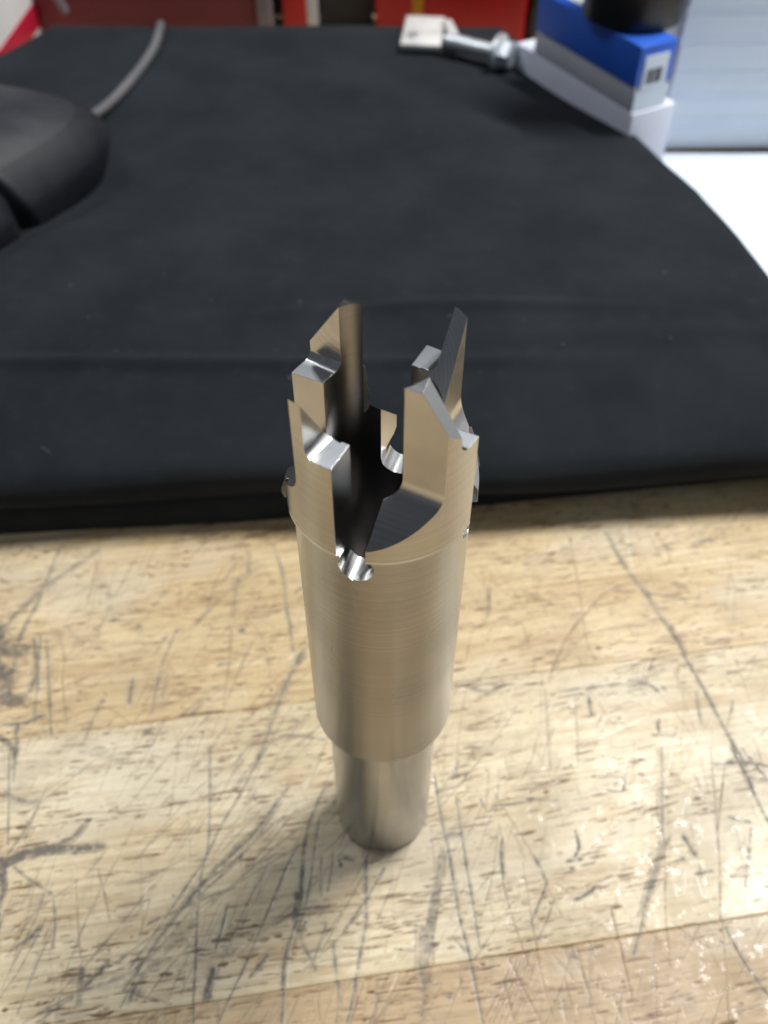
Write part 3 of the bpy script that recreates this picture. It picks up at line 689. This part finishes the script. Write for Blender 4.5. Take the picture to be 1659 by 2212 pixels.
def cloth_sheet(name, front, ztop, yoff, back, xshift, label, wr=True, nx=150):
    """front: (dy, z) pairs from the table up to the flat top"""
    b = bmesh.new(); rows = []
    ys = []
    prof = smooth_pts([(dy, z, 0) for dy, z in front], 14)
    pr = [(p.x, p.y, True) for p in prof]
    y = prof[-1].x
    sw = (lambda d: 26+(ztop-26)*math.exp(-(max(0, d-62)/75)**2)) if wr else (lambda d: ztop)
    while y < back-92: y += 1.6 if y < 100 else 6.0; pr.append((y, sw(y), False))
    for dy, dz in ((2.5,0.93),(4.5,0.75),(5.6,0.45),(6.0,0.02)): pr.append((y+dy, sw(y)*dz, False))
    for dy, z, fr in pr:
        row = []
        for i in range(nx+1):
            u = i/nx; u = 1-(1-u)**1.35
            yy0 = 86+dy; xr = interp(yy0, XR)+xshift; xl = interp(yy0, XL); x = xl+u*(xr-xl)
            y_ = interp(x, YF)+yoff(x)+dy if dy < 120 else 86+dy+ (interp(x, YF)-86)*max(0, 1-(dy-120)/80)
            d = xr-x; rr = 11.0; e = 1.0 if d > rr else math.sqrt(max(0, 1-(1-d/rr)**2))
            zz = z*e
            if wr:
                kz = min(1, max(0, dy-4)/16)*e
                zz += kz*lump(x, y_)
                zz += kz*2.0*ridge(y_-(142+0.02*(x-10)-0.0007*(x-15)**2), 2.6)*ridge(x-25, 48)
                zz += kz*2.0*ridge(y_-(118+0.018*(x+60)), 2.4)*(1/(1+math.exp((x-40)/16)))
                zz += kz*1.2*ridge(y_-(129+0.05*(x-60)), 4.0)*ridge(x-80, 42)
                y_ += 0.9*math.sin(x*0.045+z*0.22)*ridge(z-12, 9)*(1 if fr else 0)
            row.append(b.verts.new((x, y_, max(0.25, zz))))
        rows.append(row)
    for a_, c_ in zip(rows, rows[1:]):
        for i in range(nx): b.faces.new((a_[i], a_[i+1], c_[i+1], c_[i]))
    o = finish(b, name, M['cloth'], cloth, 180)
    o['label'] = label; return o
cloth = tag(empty('folded_cloth', (0,0,0)), 'black fabric folded thick and spread across the bench behind the tool', 'cloth')
cloth_sheet('fabric_fold', [(1.2,0.3),(0.3,1.2),(0,4.0),(0.2,7),(1.2,10),(3.6,12.4),(9,13.4),(16,13.5)], 13.5, lambda x: max(0, (x+40)*0.05), 384, -3, 'lower fold', wr=False, nx=110)
cloth_sheet('fabric_fold', [(6.0,10.5),(1.8,11.0),(0.4,12.6),(-0.2,15.6),(0.4,18.6),(3.0,21.5),(8.0,24.0),(15,26.6),(25,29.8),(37,32.4),(50,34.3),(66,35.2)], 35.2, lambda x: -2.6/(1+math.exp(-(x-5)/22)), 388, 0, 'upper fold with long creases')
lb = bmesh.new()                                                    # lint specks caught on the fabric
for _ in range(34):
    x = random.uniform(-105, 110); y = random.uniform(104, 175); r_ = random.uniform(0.12, 0.42)
    bmesh.ops.create_icosphere(lb, subdivisions=1, radius=r_, matrix=Matrix.Translation((x, y, interp(y-86, [(18,29.2),(30,32.4),(44,34.6),(62,35.4),(100,34)])+lump(x, y)+0.1)) @ Matrix.Diagonal((1, random.uniform(.5,1.6), .5, 1)))
M['lint'] = plain('lint', (0.09, 0.095, 0.105), 0.9)
tag(finish(lb, 'lint', M['lint'], cloth), kind='stuff')
hb = bmesh.new(); tube(hb, smooth_pts([(-93,90.5,25.5),(-90.5,89.5,23.5),(-88.6,88.4,20.5),(-88,87.2,17.5)], 5), 0.12, 5)
finish(hb, 'loose_thread', M['lint'], cloth)

# ---------------------------------------------------------------- computer mouse and its cord
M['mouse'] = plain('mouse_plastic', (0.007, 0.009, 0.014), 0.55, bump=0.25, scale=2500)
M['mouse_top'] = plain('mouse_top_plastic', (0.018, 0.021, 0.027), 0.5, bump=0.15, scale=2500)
M['rubber'] = plain('black_rubber', (0.012, 0.012, 0.014), 0.5)
M['cord'] = plain('grey_cord', (0.115, 0.115, 0.125), 0.5)
MZ = 26.6
mouse = tag(empty('computer_mouse', (-152, 206, MZ), R(68)), 'dark grey computer mouse lying on the black cloth at the left', 'mouse')
def mouse_r(a, f):
    """outline radius at angle a, height fraction f"""
    ca, sa = abs(math.cos(a)), abs(math.sin(a)); p = 3.6
    r_ = 1/((ca/66)**p+(sa/41)**p)**(1/p)
    fl = (1-f**2.6)**(1/2.2) if f < 1 else 0
    return r_*(0.90+0.10*math.sin(min(1, f*2.2)*math.pi/2))*(fl if f > 0.35 else 1-0.06*(0.35-f)/0.35*0+ (fl-1)*0 + ((1-0.35**2.6)**(1/2.2)-1)*f/0.35)
def mouse_z(a, f): return 1.6+36*f*(1-0.10*math.cos(a))
def mouse_patch(f0, f1, a0, a1, mat, name, off=0.0, nf=16, na=360, cap=False, label=None):
    b = bmesh.new(); rows = []; closed = abs(a1-a0-2*math.pi) < 1e-6
    for i in range(nf+1):
        f = f0+(f1-f0)*i/nf; rows.append([])
        for j in range(na if closed else na+1):
            a = a0+(a1-a0)*j/na; r_ = mouse_r(a, f)
            g_ = 5.0*ridge((a-R(262)+0.3*(f-0.1))/0.07, 1)*min(1, max(0, (0.80-f)*4))      # the dark groove between the side panels
            rows[-1].append(b.verts.new(((r_+off-g_)*math.cos(a), (r_+off-g_)*math.sin(a), mouse_z(a, f))))
    m_ = len(rows[0])
    for p_, q_ in zip(rows, rows[1:]):
        for j in range(m_ if closed else m_-1): b.faces.new((p_[j], p_[(j+1)%m_], q_[(j+1)%m_], q_[j]))
    if cap: b.faces.new(rows[-1])
    o = finish(b, name, mat, mouse, 40)
    if label: o['label'] = label
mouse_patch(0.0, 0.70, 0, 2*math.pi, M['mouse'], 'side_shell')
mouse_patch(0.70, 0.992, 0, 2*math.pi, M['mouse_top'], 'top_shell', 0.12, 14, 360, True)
b = bmesh.new(); lathe(b, [(0,1.6),(1,1.6),(1,0.0),(0,0.0)], 60)
for q in b.verts: q.co.x *= 60; q.co.y *= 36
finish(b, 'base', M['rubber'], mouse, 30)
for a in (R(-30), R(35)):
    b = bmesh.new(); bmesh.ops.create_uvsphere(b, u_segments=16, v_segments=8, radius=3.2); 
    for q in b.verts: q.co.z *= 0.5; q.co += Vector((26*math.cos(a), 20*math.sin(a), mouse_z(a, 0.93)-1.0))
    finish(b, 'button', M['rubber'], mouse, 60)
b = bmesh.new(); tube(b, smooth_pts([(-127,256,MZ+9),(-122,270,MZ+5),(-116,290,MZ+2.2),(-110,318,MZ+2),(-106.5,348,MZ+2),(-106.5,366,MZ+2.6),(-108,381,MZ+1.5),(-111,390,MZ-7),(-113,404,2.2),(-125,430,2.2),(-150,445,2.2)], 6), 2.0, 12)
tag(finish(b, 'mouse_cord', M['cord'], None, 60), 'grey cord curving from the mouse to the back edge of the cloth', 'cord')

# ---------------------------------------------------------------- bolt and bracket on the cloth
M['zinc'] = plain('zinc_plate', (0.66, 0.71, 0.75), 0.36, 0.75, 0.3, 1500)
M['dull'] = plain('dull_aluminium', (0.66, 0.66, 0.65), 0.55, 0.4, 0.3, 1500)
bolt = tag(empty('hex_bolt', (28.5, 351.5, MZ+5.2), R(-31)), 'zinc plated bolt lying on the cloth behind the tool', 'bolt')
b = bmesh.new(); tube(b, [(0,0,0),(26,0,0)], 3.3, 20)
for i in range(9): tube(b, [(0.6+1.3*i,0,0),(1.2+1.3*i,0,0)], 3.55, 20)
finish(b, 'shaft', M['zinc'], bolt, 30)
b = bmesh.new(); tube(b, [(26,0,0),(28,0,0)], 8.0, 28); finish(b, 'washer_flange', M['zinc'], bolt, 30)
b = bmesh.new(); tube(b, [(28,0,0),(33.0,0,0),(33.8,0,0)], [6.2,6.2,5.4], 6); finish(b, 'hex_head', M['zinc'], bolt, 20)
br = tag(empty('metal_bracket', (18, 364, MZ+0.3), R(-6)), 'dull silver bent bracket plate beside the bolt', 'bracket')
b = bmesh.new(); box(b, -9.5, 9.5, -13, 22, 0.3, 3.6, 0.8); finish(b, 'plate', M['dull'], br, 30)
b = bmesh.new(); box(b, -2, 2.6, -26, 0, 3.2, 5.4, 0.6, Matrix.Translation((10.5, 12, 0.4)) @ Matrix.Rotation(R(14), 4, 'Z')); finish(b, 'arm', M['dull'], br, 30)
b = bmesh.new(); tube(b, [(-4,-4,3.4),(-4,-4,4.6)], 2.6, 16); finish(b, 'rivet', M['zinc'], br, 30)

# ---------------------------------------------------------------- paper and cartons at the right
M['paper'] = plain('white_paper', (0.74, 0.82, 0.92), 0.7, var=0.03)
M['paper2'] = plain('white_paper_darker', (0.70, 0.79, 0.91), 0.7, var=0.05)  # slightly darker white, mixed through the stack and on the flap
M['white'] = plain('white_card', (0.68, 0.72, 0.84), 0.55, var=0.04)
M['grey'] = plain('grey_card', (0.50, 0.51, 0.57), 0.55, var=0.05)
M['blue'] = plain('blue_card', (0.020, 0.115, 0.60), 0.42, var=0.06)
M['black'] = plain('black_gloss', (0.006, 0.006, 0.009), 0.32)
M['cream'] = plain('cream_card', (0.72, 0.63, 0.44), 0.6, var=0.05)
b = bmesh.new(); box(b, 118, 250, 140, 303, 0.1, 2.6, 0.5)
tag(finish(b, 'paper_sheet', M['paper'], None, 30), 'bright white sheets lying flat on the bench along the right edge of the cloth', 'paper', kind=None)
stack = tag(empty('paper_stack', (123, 306, 2.7), R(1.0)), 'tall stack of white paper standing behind the flat white sheets', 'paper stack')
z = 0.0; i = 0
while z < 64:
    h = random.choice((2.4, 3.2, 4.0, 5.2)); dx = random.uniform(-0.4, 0.4); dy = random.uniform(-0.2, 0.2)
    b = bmesh.new(); box(b, 0.6+dx-z*0.02, 140+dx, 0.6+dy, 120+dy, z+0.02, z+h-0.05)
    finish(b, 'paper_bundle', M['paper'] if i % 3 else M['paper2'], stack); z += h; i += 1
def carton(px, py, ang, L, Wd, z0, z1, name, label, parts):
    o = tag(empty(name, (px, py, z0), ang), label, 'box'); return o
ang = math.atan2(50, -27)
lowc = tag(empty('white_carton', (97.5, 268.5, 2.8), ang), 'flat white carton underneath the blue and white box', 'box')
b = bmesh.new(); box(b, -1, 80, -22, 0, 0, 33, 0.4); finish(b, 'carton_body', M['white'], lowc, 30)
b = bmesh.new(); tube(b, [(-1.15,-5.5,9.5),(-0.6,-5.5,9.5)], 6.0, 24); finish(b, 'grey_shadow_disc', M['grey'], lowc, 30)  # grey disc standing in for the shadow on the carton's end
bb = tag(empty('blue_box', (97.0, 269.5, 36.0), ang), 'blue and white carton with a white printed label on its end', 'box')
b = bmesh.new(); box(b, 0, 66, -17, 0, 0, 9.4, 0.3); finish(b, 'carton_body', M['grey'], bb, 30)
b = bmesh.new(); box(b, -0.35, 66.4, -17.4, 0.4, 9.2, 24.5, 0.4); finish(b, 'lid', M['blue'], bb, 30)
lbl = bmesh.new(); box(lbl, -0.75, -0.36, -14.2, -2.6, 8.0, 20.5); lo = finish(lbl, 'paper_label', M['paper'], bb)
for i in range(9):
    lb2 = bmesh.new(); x = -11.8+i*0.92; box(lb2, -0.85, -0.76, x, x+random.choice((0.35,0.55,0.7)), 10.0, 15.5); o = finish(lb2, 'printed_bar', M['rubber'], lo)
b = bmesh.new(); box(b, -0.9, -0.36, -16.9, -0.4, 0.4, 7.6); finish(b, 'end_flap', M['paper2'], bb)
b = bmesh.new(); box(b, 30, 62, -13.4, -4.6, 24.55, 24.8); finish(b, 'top_label', M['paper'], bb)
jar = tag(empty('black_jar', (98.5, 300, 60.8), 0), 'round black jar standing on top of the blue box', 'jar')
b = bmesh.new(); lathe(b, [(0,0),(18.4,0),(19.6,1.0),(19.8,2.4),(19.8,42),(19.2,43),(0,43)], 72); finish(b, 'jar_body', M['black'], jar, 35)
b = bmesh.new(); lathe(b, [(0,43.2),(20.4,43.2),(20.8,44),(20.8,58),(20,59),(0,59)], 72); finish(b, 'screw_lid', M['black'], jar, 35)
b = bmesh.new(); box(b, -14, 14, -9, 9, 0, 1.2, 0.3, Matrix.Translation((80, 352, 24.5)) @ Matrix.Rotation(ang, 4, 'Z'))
tag(finish(b, 'cream_card', M['cream'], None, 30), 'small cream card poking out beside the far end of the white carton', 'card')

# ---------------------------------------------------------------- red cases behind the cloth
M['maroon'] = plain('maroon_fabric', (0.17, 0.026, 0.038), 0.55, bump=0.3)
M['red'] = plain('red_paint', (0.50, 0.004, 0.008), 0.4, var=0.08)
M['crimson'] = plain('crimson_print', (0.40, 0.004, 0.030), 0.5, var=0.05)
M['silver'] = plain('grey_plastic', (0.20, 0.18, 0.21), 0.45)
M['yellow'] = plain('yellow_strap', (0.62, 0.27, 0.01), 0.5)
M['wall'] = plain('charcoal_wall', (0.055, 0.055, 0.052), 0.7)
M['off'] = plain('off_white', (0.70, 0.72, 0.74), 0.5, var=0.04)
case = tag(empty('maroon_case', (-124, 436, 0)), 'maroon soft case with grey trim standing behind the left end of the cloth', 'case')
b = bmesh.new(); box(b, -68, 62, 0, 34, 0.3, 105, 9); finish(b, 'case_body', M['maroon'], case, 40)
b = bmesh.new(); box(b, 56, 64.5, -2.5, 3, 0.3, 104, 1.5); finish(b, 'edge_trim', M['silver'], case, 40)
b = bmesh.new(); box(b, -2.2, 2.2, -2, 3, 0, 90, 1.2, Matrix.Translation((-46, 0, 14)) @ Matrix.Rotation(R(-22), 4, 'Y')); finish(b, 'edge_trim', M['silver'], case, 40)
bk = tag(empty('red_binder', (-54, 434, 0), R(2)), 'red binder with a white page edge upright beside the maroon case', 'binder')
b = bmesh.new(); box(b, 0, 12.5, 0, 32, 0.3, 100, 0.8); finish(b, 'cover', M['red'], bk, 30)
b = bmesh.new(); box(b, 12.6, 18.6, 0.5, 31, 0.3, 98, 0.4); finish(b, 'pages', M['off'], bk, 30)
b = bmesh.new(); box(b, -34.6, -6.5, 446, 468, 0.3, 100, 0.6)
tag(finish(b, 'grey_board', M['wall'], None, 30), 'charcoal grey board standing between the white page edge and the red toolbox', 'board')
rb = tag(empty('red_toolbox', (-5, 433, 0), R(-11)), 'red metal toolbox with a yellow strap behind the right end of the cloth', 'toolbox')
b = bmesh.new(); box(b, 0, 80, 0, 34, 0.3, 110, 2.0); finish(b, 'box_body', M['red'], rb, 30)
b = bmesh.new(); box(b, 20.5, 26, -1.4, -0.1, 4, 108, 0.5, Matrix.Translation((0,0,0))); finish(b, 'strap', M['yellow'], rb, 30)
b = bmesh.new(); box(b, 80.5, 118, 8, 50, 0.3, 100, 2.0, Matrix.Translation((-5,412,0)))
tag(finish(b, 'black_case', M['black'], None, 30), 'dark case standing between the red toolbox and the blue box', 'case')
wc = tag(empty('striped_carton', (-187, 372, 0), R(0)), 'white carton with a crimson band at the far left corner of the bench', 'box')
b = bmesh.new(); box(b, -90, 0, 0, 85, 0.3, 95, 0.8); finish(b, 'carton_body', M['off'], wc, 30)
b = bmesh.new(); box(b, -90.5, 0.5, -0.6, 85.4, 7, 19, 0.5); finish(b, 'crimson_band', M['crimson'], wc, 30)
b = bmesh.new(); box(b, 850, 880, -700, 1600, -30, 1500); tag(finish(b, 'wall', M['off']), kind='structure')
b = bmesh.new(); box(b, -700, 700, 474, 490, -30, 500); tag(finish(b, 'wall', M['wall']), kind='structure')
